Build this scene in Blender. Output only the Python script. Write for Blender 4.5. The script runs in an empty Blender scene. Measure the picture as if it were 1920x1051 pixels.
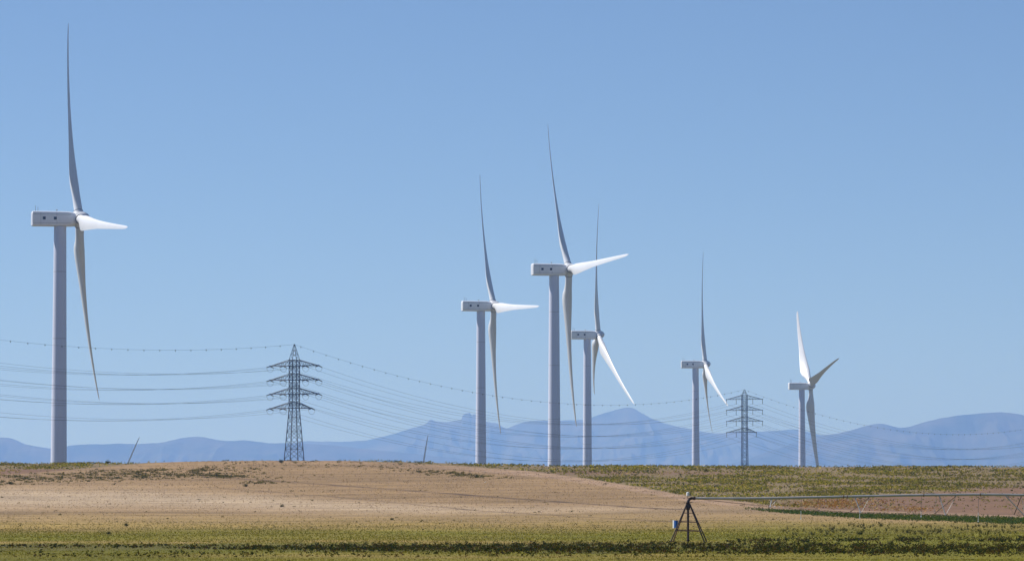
import bpy, math, random
import numpy as np
from mathutils import Vector, Matrix

# ------------------------------------------------------------------ camera, sky, sun, exposure
S = bpy.context.scene
C = S.collection
F_PX, PITCH, EYE = 8000.0, math.atan(452.5 / 8000.0), 1.7      # photograph measured in a 1920 px wide frame
cam_d = bpy.data.cameras.new("camera")
cam_d.sensor_width = 36.0
cam_d.lens = 36.0 * F_PX / 1920.0
cam_d.clip_start, cam_d.clip_end = 1.0, 90000.0
cam = bpy.data.objects.new("camera", cam_d)
C.objects.link(cam)
cam.location = (0, 0, EYE)
cam.rotation_euler = (math.pi / 2 + PITCH, 0, 0)
S.camera = cam

SUN_EL, SUN_AZ = math.radians(51), math.radians(-68)            # azimuth from +Y towards +X: behind and to the left
sun_dir = Vector((math.sin(SUN_AZ) * math.cos(SUN_EL), math.cos(SUN_AZ) * math.cos(SUN_EL), math.sin(SUN_EL)))
W = bpy.data.worlds.new("World")
S.world = W
W.use_nodes = True
wn, wl = W.node_tree.nodes, W.node_tree.links
wn.clear()
sky = wn.new("ShaderNodeTexSky")
sky.sky_type = 'NISHITA'
sky.sun_disc = False
sky.sun_elevation = SUN_EL
sky.sun_rotation = SUN_AZ
sky.altitude = 300
sky.air_density = 0.58
sky.dust_density = 0.0
sky.ozone_density = 5.0
bg = wn.new("ShaderNodeBackground")
bg.inputs[1].default_value = 0.071
wo = wn.new("ShaderNodeOutputWorld")
wl.new(sky.outputs[0], bg.inputs[0])
wl.new(bg.outputs[0], wo.inputs[0])

sun_l = bpy.data.lights.new("sun", 'SUN')
sun_l.energy = 4.8
sun_l.angle = math.radians(0.53)
sun_l.color = (1.0, 0.96, 0.91)
sun = bpy.data.objects.new("sun", sun_l)
C.objects.link(sun)
sun.rotation_euler = sun_dir.to_track_quat('Z', 'Y').to_euler()

S.view_settings.view_transform = 'Standard'
S.view_settings.look = 'None'
S.view_settings.exposure = 0.45
S.view_settings.gamma = 1.0
S.view_settings.use_curve_mapping = False
S.cycles.use_denoising = True
S.cycles.denoiser = "OPENIMAGEDENOISE"
S.cycles.denoising_prefilter = "ACCURATE"
S.cycles.max_bounces = 6
S.cycles.volume_bounces = 1

rng = np.random.default_rng(7)
random.seed(7)

# ------------------------------------------------------------------ helpers
def at(u, v, d):
    """world point at ground distance d that stands where the photograph (1920 wide) has pixel (u, v)"""
    a, b = (u - 960) / F_PX, (525.5 - v) / F_PX
    ry = math.cos(PITCH) - b * math.sin(PITCH)
    rz = math.sin(PITCH) + b * math.cos(PITCH)
    k = d / ry
    return Vector((a * k, d, EYE + rz * k))

def put(o, label=None, cat=None, group=None, kind=None):
    if label: o['label'] = label
    if cat: o['category'] = cat
    if group: o['group'] = group
    if kind: o['kind'] = kind
    return o

def link(name, mesh, mat=None, parent=None):
    o = bpy.data.objects.new(name, mesh)
    C.objects.link(o)
    if mat is not None and len(mesh.materials) == 0:
        mesh.materials.append(mat)
    if parent is not None:
        o.parent = parent
    return o

def empty(name, loc, rz=0.0):
    o = bpy.data.objects.new(name, None)
    o.empty_display_size = 1.0
    C.objects.link(o)
    o.location = loc
    o.rotation_euler = (0, 0, rz)
    return o

class MB:
    """collects shapes into one mesh"""
    def __init__(self):
        self.v, self.f = [], []
    def add(self, vs, fs):
        n = len(self.v)
        self.v += [tuple(p) for p in vs]
        self.f += [tuple(i + n for i in f) for f in fs]
    def box(self, c, s, m=None):
        hx, hy, hz = s[0] / 2, s[1] / 2, s[2] / 2
        vs = [Vector((x, y, z)) for z in (-hz, hz) for y in (-hy, hy) for x in (-hx, hx)]
        if m is not None: vs = [m @ p for p in vs]
        vs = [p + Vector(c) for p in vs]
        self.add(vs, [(0, 2, 3, 1), (4, 5, 7, 6), (0, 1, 5, 4), (2, 6, 7, 3), (0, 4, 6, 2), (1, 3, 7, 5)])
    def tube(self, pts, r, n=8, cap=True):
        pts = [Vector(p) for p in pts]
        rs = r if isinstance(r, (list, tuple)) else [r] * len(pts)
        ref = None
        rings = []
        for i, p in enumerate(pts):
            t = (pts[min(i + 1, len(pts) - 1)] - pts[max(i - 1, 0)]).normalized()
            if ref is None:
                ref = Vector((0, 0, 1)) if abs(t.z) < 0.9 else Vector((1, 0, 0))
            a = t.cross(ref).normalized()
            b = a.cross(t).normalized()
            ref = b
            rings.append([p + (a * math.cos(2 * math.pi * k / n) + b * math.sin(2 * math.pi * k / n)) * rs[i] for k in range(n)])
        vs = [q for ring in rings for q in ring]
        fs = []
        for i in range(len(pts) - 1):
            for k in range(n):
                k2 = (k + 1) % n
                fs.append((i * n + k, i * n + k2, (i + 1) * n + k2, (i + 1) * n + k))
        if cap:
            fs.append(tuple(range(n))[::-1])
            fs.append(tuple((len(pts) - 1) * n + k for k in range(n)))
        self.add(vs, fs)
    def loft(self, rings, cap=True):
        n = len(rings[0])
        vs = [q for r_ in rings for q in r_]
        fs = []
        for i in range(len(rings) - 1):
            for k in range(n):
                k2 = (k + 1) % n
                fs.append((i * n + k, i * n + k2, (i + 1) * n + k2, (i + 1) * n + k))
        if cap:
            fs.append(tuple(range(n))[::-1])
            fs.append(tuple((len(rings) - 1) * n + k for k in range(n)))
        self.add(vs, fs)
    def mesh(self, name, smooth=False, auto=None):
        me = bpy.data.meshes.new(name)
        me.from_pydata(self.v, [], self.f)
        me.update()
        import bmesh
        bm = bmesh.new(); bm.from_mesh(me)
        bmesh.ops.recalc_face_normals(bm, faces=bm.faces)
        bm.to_mesh(me); bm.free()
        if smooth:
            me.polygons.foreach_set("use_smooth", [True] * len(me.polygons))
            if auto: me.set_sharp_from_angle(angle=math.radians(auto))
        return me

def np_mesh(name, verts, faces, colors=None, smooth=False):
    """fast mesh: verts (n,3), faces (m,k) all of one size, colors (n,3) point colours"""
    me = bpy.data.meshes.new(name)
    nv, (nf, k) = len(verts), faces.shape
    me.vertices.add(nv)
    me.vertices.foreach_set("co", np.ascontiguousarray(verts, dtype=np.float32).ravel())
    me.loops.add(nf * k)
    me.loops.foreach_set("vertex_index", np.ascontiguousarray(faces, dtype=np.int32).ravel())
    me.polygons.add(nf)
    me.polygons.foreach_set("loop_start", np.arange(0, nf * k, k, dtype=np.int32))
    if smooth:
        me.polygons.foreach_set("use_smooth", np.ones(nf, dtype=bool))
    me.update(calc_edges=True)
    if colors is not None:
        a = me.color_attributes.new("tint", 'FLOAT_COLOR', 'POINT')
        a.data.foreach_set("color", np.c_[colors, np.ones(nv)].astype(np.float32).ravel())
    return me

def vnoise(x, y, seed):
    x = np.asarray(x, float); y = np.asarray(y, float)
    r = np.random.default_rng(seed).random((256, 256))
    xi, yi = np.floor(x).astype(int), np.floor(y).astype(int)
    fx, fy = x - xi, y - yi
    fx, fy = fx * fx * (3 - 2 * fx), fy * fy * (3 - 2 * fy)
    g = lambda i, j: r[i & 255, j & 255]
    return (g(xi, yi) * (1 - fx) + g(xi + 1, yi) * fx) * (1 - fy) + (g(xi, yi + 1) * (1 - fx) + g(xi + 1, yi + 1) * fx) * fy

def fbm(x, y, seed, o=4):
    s, a, t = 0, 0.5, 0
    for i in range(o):
        s = s + a * vnoise(x * 2 ** i, y * 2 ** i, seed + i); t += a; a *= 0.5
    return s / t

def sstep(x, a, b):
    t = np.clip((x - a) / (b - a), 0, 1)
    return t * t * (3 - 2 * t)

# ------------------------------------------------------------------ materials
def mat_plain(name, col, rough=0.6, metal=0.0, noise=0.0, nscale=1.0, bump=0.0, spec=0.5):
    m = bpy.data.materials.new(name); m.use_nodes = True
    nt = m.node_tree; n, l = nt.nodes, nt.links
    b = n["Principled BSDF"]
    b.inputs["Base Color"].default_value = (*col, 1)
    b.inputs["Roughness"].default_value = rough
    b.inputs["Metallic"].default_value = metal
    b.inputs["Specular IOR Level"].default_value = spec
    if noise:
        tc = n.new("ShaderNodeTexCoord"); nz = n.new("ShaderNodeTexNoise")
        nz.inputs["Scale"].default_value = nscale; nz.inputs["Detail"].default_value = 6
        l.new(tc.outputs["Object"], nz.inputs["Vector"])
        rp = n.new("ShaderNodeValToRGB")
        rp.color_ramp.elements[0].position = 0.3; rp.color_ramp.elements[1].position = 0.7
        rp.color_ramp.elements[0].color = (*[c * (1 - noise) for c in col], 1)
        rp.color_ramp.elements[1].color = (*[min(1, c * (1 + noise)) for c in col], 1)
        l.new(nz.outputs["Fac"], rp.inputs["Fac"])
        l.new(rp.outputs["Color"], b.inputs["Base Color"])
    return m

def mat_tint(name, rough=0.8, transl=0.25):
    """plant matter: colour per plant, thin enough to let some sun through"""
    m = bpy.data.materials.new(name); m.use_nodes = True
    nt = m.node_tree; n, l = nt.nodes, nt.links
    n.clear()
    at_ = n.new("ShaderNodeAttribute"); at_.attribute_name = "tint"
    d = n.new("ShaderNodeBsdfDiffuse"); t = n.new("ShaderNodeBsdfTranslucent"); mx = n.new("ShaderNodeMixShader")
    o = n.new("ShaderNodeOutputMaterial")
    l.new(at_.outputs["Color"], d.inputs["Color"]); l.new(at_.outputs["Color"], t.inputs["Color"])
    mx.inputs[0].default_value = transl
    l.new(d.outputs[0], mx.inputs[1]); l.new(t.outputs[0], mx.inputs[2]); l.new(mx.outputs[0], o.inputs[0])
    return m

M_plant = mat_tint("plant", transl=0.3)
M_straw = mat_tint("straw", transl=0.2)
M_white = mat_plain("white_paint", (0.665, 0.685, 0.73), 0.35, noise=0.03, nscale=0.25)
M_nacelle = mat_plain("nacelle_shell", (0.80, 0.81, 0.85), 0.4, noise=0.04, nscale=0.5)
M_seam = mat_plain("seam", (0.16, 0.17, 0.19), 0.7, noise=0.1)
M_glass = mat_plain("dark_window", (0.02, 0.035, 0.07), 0.25, noise=0.1)
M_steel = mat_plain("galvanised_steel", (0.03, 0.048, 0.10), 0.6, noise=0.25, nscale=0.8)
M_cable = mat_plain("cable", (0.05, 0.055, 0.065), 0.6, noise=0.1)
M_insul = mat_plain("insulator", (0.07, 0.07, 0.09), 0.4, noise=0.1)
M_rust = mat_plain("dark_rusty_steel", (0.045, 0.03, 0.024), 0.75, noise=0.4, nscale=3)
M_galv = mat_plain("bright_galvanised", (0.36, 0.36, 0.365), 0.5, metal=0.25, noise=0.12, nscale=1.5)
M_brace = mat_plain("brown_brace", (0.15, 0.085, 0.055), 0.7, noise=0.35, nscale=2)
M_blue = mat_plain("blue_box", (0.012, 0.11, 0.42), 0.75, noise=0.08, nscale=4)
M_pale = mat_plain("pale_plastic", (0.72, 0.74, 0.76), 0.4, noise=0.04, nscale=4)
M_stone = mat_plain("pale_stone", (0.62, 0.60, 0.57), 0.8, noise=0.15, nscale=3)
M_bird = mat_plain("bird_feather", (0.03, 0.03, 0.035), 0.7, noise=0.2, nscale=5)

def mat_tower():
    m = mat_plain("tower_concrete", (0.62, 0.62, 0.635), 0.55)
    nt = m.node_tree; n, l = nt.nodes, nt.links; b = n["Principled BSDF"]
    tc = n.new("ShaderNodeTexCoord"); sep = n.new("ShaderNodeSeparateXYZ")
    l.new(tc.outputs["Object"], sep.inputs[0])
    dv = n.new("ShaderNodeMath"); dv.operation = 'DIVIDE'; dv.inputs[1].default_value = 19.6
    fr = n.new("ShaderNodeMath"); fr.operation = 'FRACT'
    lt = n.new("ShaderNodeMath"); lt.operation = 'LESS_THAN'; lt.inputs[1].default_value = 0.006
    l.new(sep.outputs["Z"], dv.inputs[0]); l.new(dv.outputs[0], fr.inputs[0]); l.new(fr.outputs[0], lt.inputs[0])
    mp = n.new("ShaderNodeMapping"); mp.inputs["Scale"].default_value = (0.5, 0.5, 0.03)
    nz = n.new("ShaderNodeTexNoise"); nz.inputs["Scale"].default_value = 1.5; nz.inputs["Detail"].default_value = 5
    l.new(tc.outputs["Object"], mp.inputs[0]); l.new(mp.outputs[0], nz.inputs["Vector"])
    rp = n.new("ShaderNodeValToRGB")
    rp.color_ramp.elements[0].color = (0.54, 0.575, 0.72, 1); rp.color_ramp.elements[1].color = (0.66, 0.69, 0.82, 1)
    l.new(nz.outputs["Fac"], rp.inputs["Fac"])
    mx = n.new("ShaderNodeMix"); mx.data_type = 'RGBA'
    l.new(lt.outputs[0], mx.inputs["Factor"]); l.new(rp.outputs[0], mx.inputs["A"])
    mx.inputs["B"].default_value = (0.30, 0.31, 0.34, 1)
    l.new(mx.outputs["Result"], b.inputs["Base Color"])
    return m
M_tower = mat_tower()

# ------------------------------------------------------------------ terrain
# skyline of the near fields and edge between the stubble hill and the crop behind it, as seen from the camera position
CREST_U = [-900, 0, 130, 250, 300, 400, 500, 650, 750, 850, 950, 1050, 1300, 1900, 2800]
CREST_V = [869, 868.5, 868.5, 868, 866, 864, 863, 863, 865, 868, 871.5, 873.5, 874, 875.5, 877]
EDGE_U = [-900, 0, 60, 140, 250, 300, 400, 600, 700, 850, 920, 1000, 1100, 1200, 1290, 1400, 1450, 1500, 1700, 1920, 2800]
EDGE_V = [900, 889, 886, 880, 870, 866.5, 860, 861.5, 866, 872, 878, 883.5, 897, 913, 930, 941, 948, 952, 960, 968, 990]
D_FLAT, D_CREST = 400.0, 950.0

def crest(u): return np.interp(u, CREST_U, CREST_V)
def edge(u): return np.interp(u, EDGE_U, EDGE_V)

def pix_y(u, d):
    t = np.clip((d - D_FLAT) / (D_CREST - D_FLAT), 0, 1)
    g = t * (1 - t) * 0.9 + t * t * (3 - 2 * t) * 0.1 + t * t * 0.9         # gentle foot, rounder top
    return 1012.0 + (crest(u) - 1012.0) * g

def terrain(x, d):
    x = np.asarray(x, float); d = np.asarray(d, float)
    ds = np.maximum(d, 1.0)
    u = np.clip(960 + F_PX * x / np.maximum(ds, 150), -1500, 3500)
    z = EYE + (978.0 - pix_y(u, np.clip(ds, D_FLAT, D_CREST))) * np.clip(ds, D_FLAT, D_CREST) / F_PX
    z = np.where(d < D_FLAT, 0.0, z)
    zc = z
    fall = np.clip((d - D_CREST) / 240.0, 0, 1)
    z = np.where(d > D_CREST, zc * (1 - fall) - 0.0 + 0.0 * fall, z)
    roundtop = np.exp(-((d - D_CREST) / 60.0) ** 2)
    z = z - 0.35 * roundtop * (d > D_CREST)
    valley = sstep(d, 1900, 2450) * (1 - sstep(d, 3300, 6000)) * (1 - sstep(u, 840, 1000))
    z = z - 96.0 * valley
    z = z + 0.10 * (fbm(x / 9.0, d / 9.0, 11, 3) - 0.5) * sstep(d, 60, 200) * (1 - sstep(d, 1000, 1200))
    return z

# distance whose ground shows at a given picture height, per column
_dt = np.linspace(D_FLAT, D_CREST, 800)
def dist_for(u, y):
    u = np.asarray(u, float); y = np.asarray(y, float)
    g_tab = (pix_y(0.0, _dt) - 1012.0) / (crest(0.0) - 1012.0)
    g = np.clip((y - 1012.0) / (crest(u) - 1012.0), 0, 1)
    dh = np.interp(g, g_tab, _dt)
    dflat = EYE * F_PX / np.maximum(y - 978.0, 1.0)
    return np.where(y > 1012, dflat, dh)

def lerp3(a, b, w): return a * (1 - w)[..., None] + b * w[..., None]

# real-world ground colours
K_GRASS = np.array([0.136, 0.128, 0.007]); K_DRYGRASS = np.array([0.236, 0.166, 0.051])
K_STRAW = np.array([0.251, 0.174, 0.075]); K_PALE = np.array([0.372, 0.284, 0.190]); K_TAN = np.array([0.232, 0.154, 0.078])
K_SOIL = np.array([0.158, 0.094, 0.057]); K_CROPSOIL = np.array([0.165, 0.122, 0.062]); K_DITCH = np.array([0.075, 0.07, 0.02])
K_RUT = np.array([0.10, 0.065, 0.04]); K_PINK = np.array([0.286, 0.194, 0.128])

def ground_colour(x, d):
    ds = np.maximum(d, 20.0)
    u = 960 + F_PX * x / ds
    y = np.where(ds < D_FLAT, 978 + EYE * F_PX / ds, pix_y(u, np.clip(ds, D_FLAT, D_CREST)))
    n1 = fbm(u / 160.0, y / 7.0, 21, 4) - 0.5
    n2 = fbm(u / 40.0, y / 3.0, 31, 4) - 0.5
    n3 = fbm(u / 420.0, y / 16.0, 41, 3) - 0.5
    yy = y + n1 * 9
    right = sstep(u, 1150, 1600)
    col = np.broadcast_to(K_TAN, u.shape + (3,)).copy()
    # upper hill -> tan, then pale band, then straw, then green towards the foot
    pale = np.exp(-((yy - (934 + 22 * sstep(u, 200, 900))) / np.interp(u, [0, 700, 1300], [19, 12, 9])) ** 2) * np.interp(u, [0, 500, 1100, 1400], [1, 0.9, 0.5, 0.2])
    col = lerp3(col, K_PALE, pale)
    col = lerp3(col, K_STRAW, sstep(yy, 955, 972) * 0.9)
    col = lerp3(col, K_DRYGRASS, sstep(yy, 972, 984))
    col = lerp3(col, K_GRASS, np.clip(sstep(yy, 987, 1003) * 0.85 + n3 * 0.8, 0, 1) * sstep(yy, 980, 990))
    # pale dry strip just above the ditch and between grass
    dry = np.exp(-((yy - 1016) / 3.0) ** 2) * (1 - right) + np.exp(-((yy - 1042) / 4.0) ** 2) * 0.7
    col = lerp3(col, K_DRYGRASS, np.clip(dry * (0.8 + n2), 0, 1))
    ditch = sstep(yy, 1017, 1021) * (1 - sstep(yy, 1032, 1037))
    col = lerp3(col, K_DITCH, ditch * 0.75)
    col = lerp3(col, K_GRASS * 0.8, sstep(yy, 1027, 1032) * (1 - sstep(u, 420, 620)) * np.clip(0.7 + n3 * 1.5, 0, 1))
    # right hand side: grass reaches higher
    col = lerp3(col, K_GRASS, np.clip(right * sstep(yy, 972, 985) * (0.55 + 1.3 * n3), 0, 1))
    # far side of the edge: pinkish gravel edge, crop ground, bare purple soil on the right
    e = edge(u)
    band = sstep(e + 9 + n2 * 4 - y, -1.5, 1.5) * np.interp(u, [0, 300, 700, 900], [0.3, 0, 0.4, 1])
    col = lerp3(col, K_PINK, band * 0.8)
    far = sstep(e + n2 * 2.5 - y, -0.8, 0.8)
    fcol = np.broadcast_to(K_CROPSOIL, u.shape + (3,)).copy()
    soil = np.clip(sstep(u, 1400, 1560) * sstep(y + n1 * 14, np.interp(u, [1400, 1700, 1920], [938, 920, 900]), np.interp(u, [1400, 1700, 1920], [946, 932, 918])), 0, 1)
    soil = np.maximum(soil, np.exp(-((y - 886 - n1 * 6) / 4.0) ** 2) * sstep(u, 980, 1080) * (1 - sstep(u, 1330, 1450)) * 0.8)
    soil = np.maximum(soil, sstep(y + n2 * 3, 877.5, 880.5) * (1 - sstep(u, 170, 260)))
    fcol = lerp3(fcol, K_SOIL, soil)
    col = lerp3(col, fcol, far)
    # dusty track along the bottom of the bare soil
    ty = np.interp(u, [1380, 1500, 1700, 1920, 2400], [952, 955, 960.5, 967, 980])
    col = lerp3(col, K_PINK, np.exp(-((y - ty) / 1.6) ** 2) * sstep(u, 1380, 1450))
    # wheel ruts across the hill
    for us, vs, wdt, s in (([380, 560, 960, 1200, 1300], [893, 904, 933.5, 951, 955], 1.0, 1.0),
                           ([380, 620, 900, 1200, 1320], [912, 930, 957, 974, 979], 0.7, 0.75),
                           ([620, 760, 900, 1000], [872, 874, 883, 896], 0.6, 0.5)):
        vv = np.interp(u, us, vs)
        col = lerp3(col, K_RUT, np.exp(-((y - vv) / wdt) ** 2) * s * ((u > us[0]) & (u < us[-1])) * (0.6 + 0.8 * vnoise(u / 30, y * 0, 77)))
    # plough lines follow the contour of the slope
    lean = y + 0.012 * np.maximum(u - 500, 0)
    n4 = fbm(u / 330.0, lean * 0.85, 51, 3) - 0.5
    n5 = fbm(u / 700.0, lean * 0.22, 61, 3) - 0.5
    hill = (1 - far) * (1 - sstep(y, 1000, 1015))
    col = col * (1 + 0.20 * n2 + 0.15 * n1 + (0.60 * n4 + 0.34 * n5) * hill)[..., None]
    far_plain = sstep(d, 1000, 1300)
    col = lerp3(col, np.array([0.12, 0.11, 0.06]), far_plain)
    return np.clip(col, 0.01, 0.8)

def mat_ground():
    m = bpy.data.materials.new("field_ground"); m.use_nodes = True
    nt = m.node_tree; n, l = nt.nodes, nt.links; b = n["Principled BSDF"]
    b.inputs["Roughness"].default_value = 0.95
    b.inputs["Specular IOR Level"].default_value = 0.15
    a = n.new("ShaderNodeAttribute"); a.attribute_name = "tint"
    tc = n.new("ShaderNodeTexCoord")
    # furrows run across the view, crumbs in between
    mp = n.new("ShaderNodeMapping"); mp.inputs["Scale"].default_value = (0.05, 0.32, 0.1)
    mp.inputs["Rotation"].default_value = (0, 0, math.radians(2))
    n1 = n.new("ShaderNodeTexNoise"); n1.inputs["Scale"].default_value = 1.0; n1.inputs["Detail"].default_value = 4; n1.inputs["Roughness"].default_value = 0.6
    n2 = n.new("ShaderNodeTexNoise"); n2.inputs["Scale"].default_value = 1.6; n2.inputs["Detail"].default_value = 6; n2.inputs["Roughness"].default_value = 0.75
    l.new(tc.outputs["Object"], mp.inputs[0]); l.new(mp.outputs[0], n1.inputs["Vector"]); l.new(tc.outputs["Object"], n2.inputs["Vector"])
    r1 = n.new("ShaderNodeMapRange"); r1.inputs["From Min"].default_value = 0.32; r1.inputs["From Max"].default_value = 0.68
    r1.inputs["To Min"].default_value = 0.86; r1.inputs["To Max"].default_value = 1.12
    r2 = n.new("ShaderNodeMapRange"); r2.inputs["From Min"].default_value = 0.35; r2.inputs["From Max"].default_value = 0.65
    r2.inputs["To Min"].default_value = 0.80; r2.inputs["To Max"].default_value = 1.18
    l.new(n1.outputs["Fac"], r1.inputs["Value"]); l.new(n2.outputs["Fac"], r2.inputs["Value"])
    mu = n.new("ShaderNodeMath"); mu.operation = 'MULTIPLY'
    l.new(r1.outputs[0], mu.inputs[0]); l.new(r2.outputs[0], mu.inputs[1])
    vm = n.new("ShaderNodeVectorMath"); vm.operation = 'SCALE'
    l.new(a.outputs["Color"], vm.inputs[0]); l.new(mu.outputs[0], vm.inputs["Scale"])
    l.new(vm.outputs[0], b.inputs["Base Color"])
    bp = n.new("ShaderNodeBump"); bp.inputs["Strength"].default_value = 0.6; bp.inputs["Distance"].default_value = 0.12
    l.new(n2.outputs["Fac"], bp.inputs["Height"]); l.new(bp.outputs[0], b.inputs["Normal"])
    return m

def build_ground():
    rows = np.concatenate([[-80, -20, 20, 60, 100, 140, 165], np.arange(180, 400, 0.9), np.arange(400, 1000, 1.5),
                           np.arange(1000, 1300, 12), np.arange(1300, 6400, 80), np.linspace(6500, 48500, 70)])
    t = np.linspace(-1, 1, 760)
    Wd = 45 + 0.17 * np.maximum(rows, 0)
    X = t[None, :] * Wd[:, None]; D = np.repeat(rows[:, None], len(t), 1)
    Z = terrain(X, D)
    V = np.stack([X, D, Z], -1).reshape(-1, 3)
    nr, nc = X.shape
    i = np.arange(nr * nc).reshape(nr, nc)
    Fq = np.stack([i[:-1, :-1], i[:-1, 1:], i[1:, 1:], i[1:, :-1]], -1).reshape(-1, 4)
    me = np_mesh("ground", V, Fq, ground_colour(X, D).reshape(-1, 3), smooth=True)
    o = link("ground", me, mat_ground())
    put(o, "rolling farmland of stubble, grass and crop rising to a low crest", None, None, "structure")
build_ground()

# ------------------------------------------------------------------ mountains
def mat_mountain():
    m = bpy.data.materials.new("mountain_scrub"); m.use_nodes = True
    nt = m.node_tree; n, l = nt.nodes, nt.links; b = n["Principled BSDF"]
    b.inputs["Roughness"].default_value = 1.0; b.inputs["Specular IOR Level"].default_value = 0.0
    tc = n.new("ShaderNodeTexCoord"); nz = n.new("ShaderNodeTexNoise")
    nz.inputs["Scale"].default_value = 0.0024; nz.inputs["Detail"].default_value = 8; nz.inputs["Roughness"].default_value = 0.65
    l.new(tc.outputs["Object"], nz.inputs["Vector"])
    rp = n.new("ShaderNodeValToRGB")
    e = rp.color_ramp.elements
    e[0].position, e[0].color = 0.38, (0.03, 0.04, 0.02, 1)
    e[1].position, e[1].color = 0.66, (0.11, 0.10, 0.07, 1)
    l.new(nz.outputs["Fac"], rp.inputs["Fac"]); l.new(rp.outputs[0], b.inputs["Base Color"])
    return m
M_mount = mat_mountain()

def range_mesh(name, prof, d0, depth, seed, u0, u1, nu, rough, label):
    us = np.linspace(u0, u1, nu)
    pu = np.array([p[0] for p in prof], float); pv = np.array([p[1] for p in prof], float)
    yv = np.interp(us, pu, pv)
    k = 1
    ys = np.convolve(np.pad(yv, 4, mode='edge'), np.ones(9) / 9, mode='valid')
    crag = np.exp(-((us - 872) / 75.0) ** 4)                      # bare rock towers on this stretch, rounded elsewhere
    yv = yv * crag + ys * (1 - crag)
    yv = yv + rough * (1 + 1.6 * crag) * (fbm(us / 14.0, us * 0 + 3, seed, 4) - 0.5)
    H = EYE + (978 - yv) * d0 / F_PX
    q = np.concatenate([np.linspace(-1, 0, 70), np.linspace(0.05, 1, 10)])
    X = np.outer(np.ones(len(q)), (us - 960) / F_PX * d0)
    D = d0 + q[:, None] * depth + 0 * X
    shape = np.where(q < 0, (1 + q) ** 1.15, (1 - q) ** 0.8)[:, None]
    nz = fbm(X / 700.0, D / 1500.0, seed + 9, 5) - 0.5
    ridged = np.abs(fbm(X / 430.0, D / 2300.0, seed + 19, 4) - 0.5)
    inside = (4 * np.abs(q) * (1 - np.abs(q)))[:, None]
    Z = H[None, :] * shape * (1 + (0.5 * nz - 1.6 * ridged) * inside) - 2
    V = np.stack([X, D, Z], -1).reshape(-1, 3)
    nr, nc = X.shape
    i = np.arange(nr * nc).reshape(nr, nc)
    Fq = np.stack([i[:-1, :-1], i[:-1, 1:], i[1:, 1:], i[1:, :-1]], -1).reshape(-1, 4)
    o = link(name, np_mesh(name, V, Fq, None, True), M_mount)
    put(o, label, None, None, "structure")

FAR = [(-700, 850), (-100, 850), (300, 842), (500, 836), (560, 829), (575, 826), (640, 827.5), (690, 824), (740, 812), (770, 803), (800, 793), (804, 786), (808, 785), (812, 789), (830, 791), (848, 788.5), (866, 785), (867.5, 776), (874, 774.5), (882, 774.5), (884, 780), (888, 777), (896, 778), (899, 784), (912, 790), (935, 793), (942, 800), (948, 804), (960, 798), (980, 791), (1010, 787),
       (1050, 788), (1100, 786), (1115, 779), (1140, 772), (1160, 766), (1178, 763), (1188, 764), (1195, 770), (1220, 783), (1250, 794), (1275, 800), (1330, 811), (1345, 812), (1380, 808), (1440, 808), (1490, 804), (1500, 805), (1540, 816), (1575, 812), (1600, 806), (1700, 810), (2300, 820), (2700, 830)]
NEAR_L = [(-700, 828), (-200, 822), (-60, 816), (0, 819), (20, 820.5), (32, 824), (45, 832), (70, 836), (95, 840), (120, 836), (150, 832.5), (180, 832), (215, 831), (260, 831), (300, 829), (320, 825), (345, 819.5), (365, 817.5), (385, 819), (405, 823.5), (430, 826), (460, 824.5), (480, 827), (500, 829.5), (540, 830), (600, 832), (700, 842), (850, 858), (1000, 875), (1050, 900)]
NEAR_R = [(1250, 900), (1400, 860), (1500, 825), (1545, 815), (1575, 811), (1605, 803), (1630, 796), (1645, 793), (1660, 794), (1672, 798), (1686, 802), (1705, 799.5), (1730, 791), (1765, 783), (1800, 777.5), (1840, 774), (1875, 772), (1895, 773.5), (1920, 777.5), (1980, 790), (2080, 800), (2300, 815), (2700, 830)]
range_mesh("far_mountain_range", FAR, 42000, 6500, 51, -700, 2700, 1700, 1.8, "hazy blue mountain range with a cone shaped summit near the middle")
range_mesh("left_hill_range", NEAR_L, 34000, 4200, 61, -700, 1040, 900, 1.6, "hazy blue low rounded hills on the left horizon")
range_mesh("right_hill_range", NEAR_R, 33000, 4200, 71, 1260, 2700, 800, 1.4, "hazy blue rounded hills on the right horizon")

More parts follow.
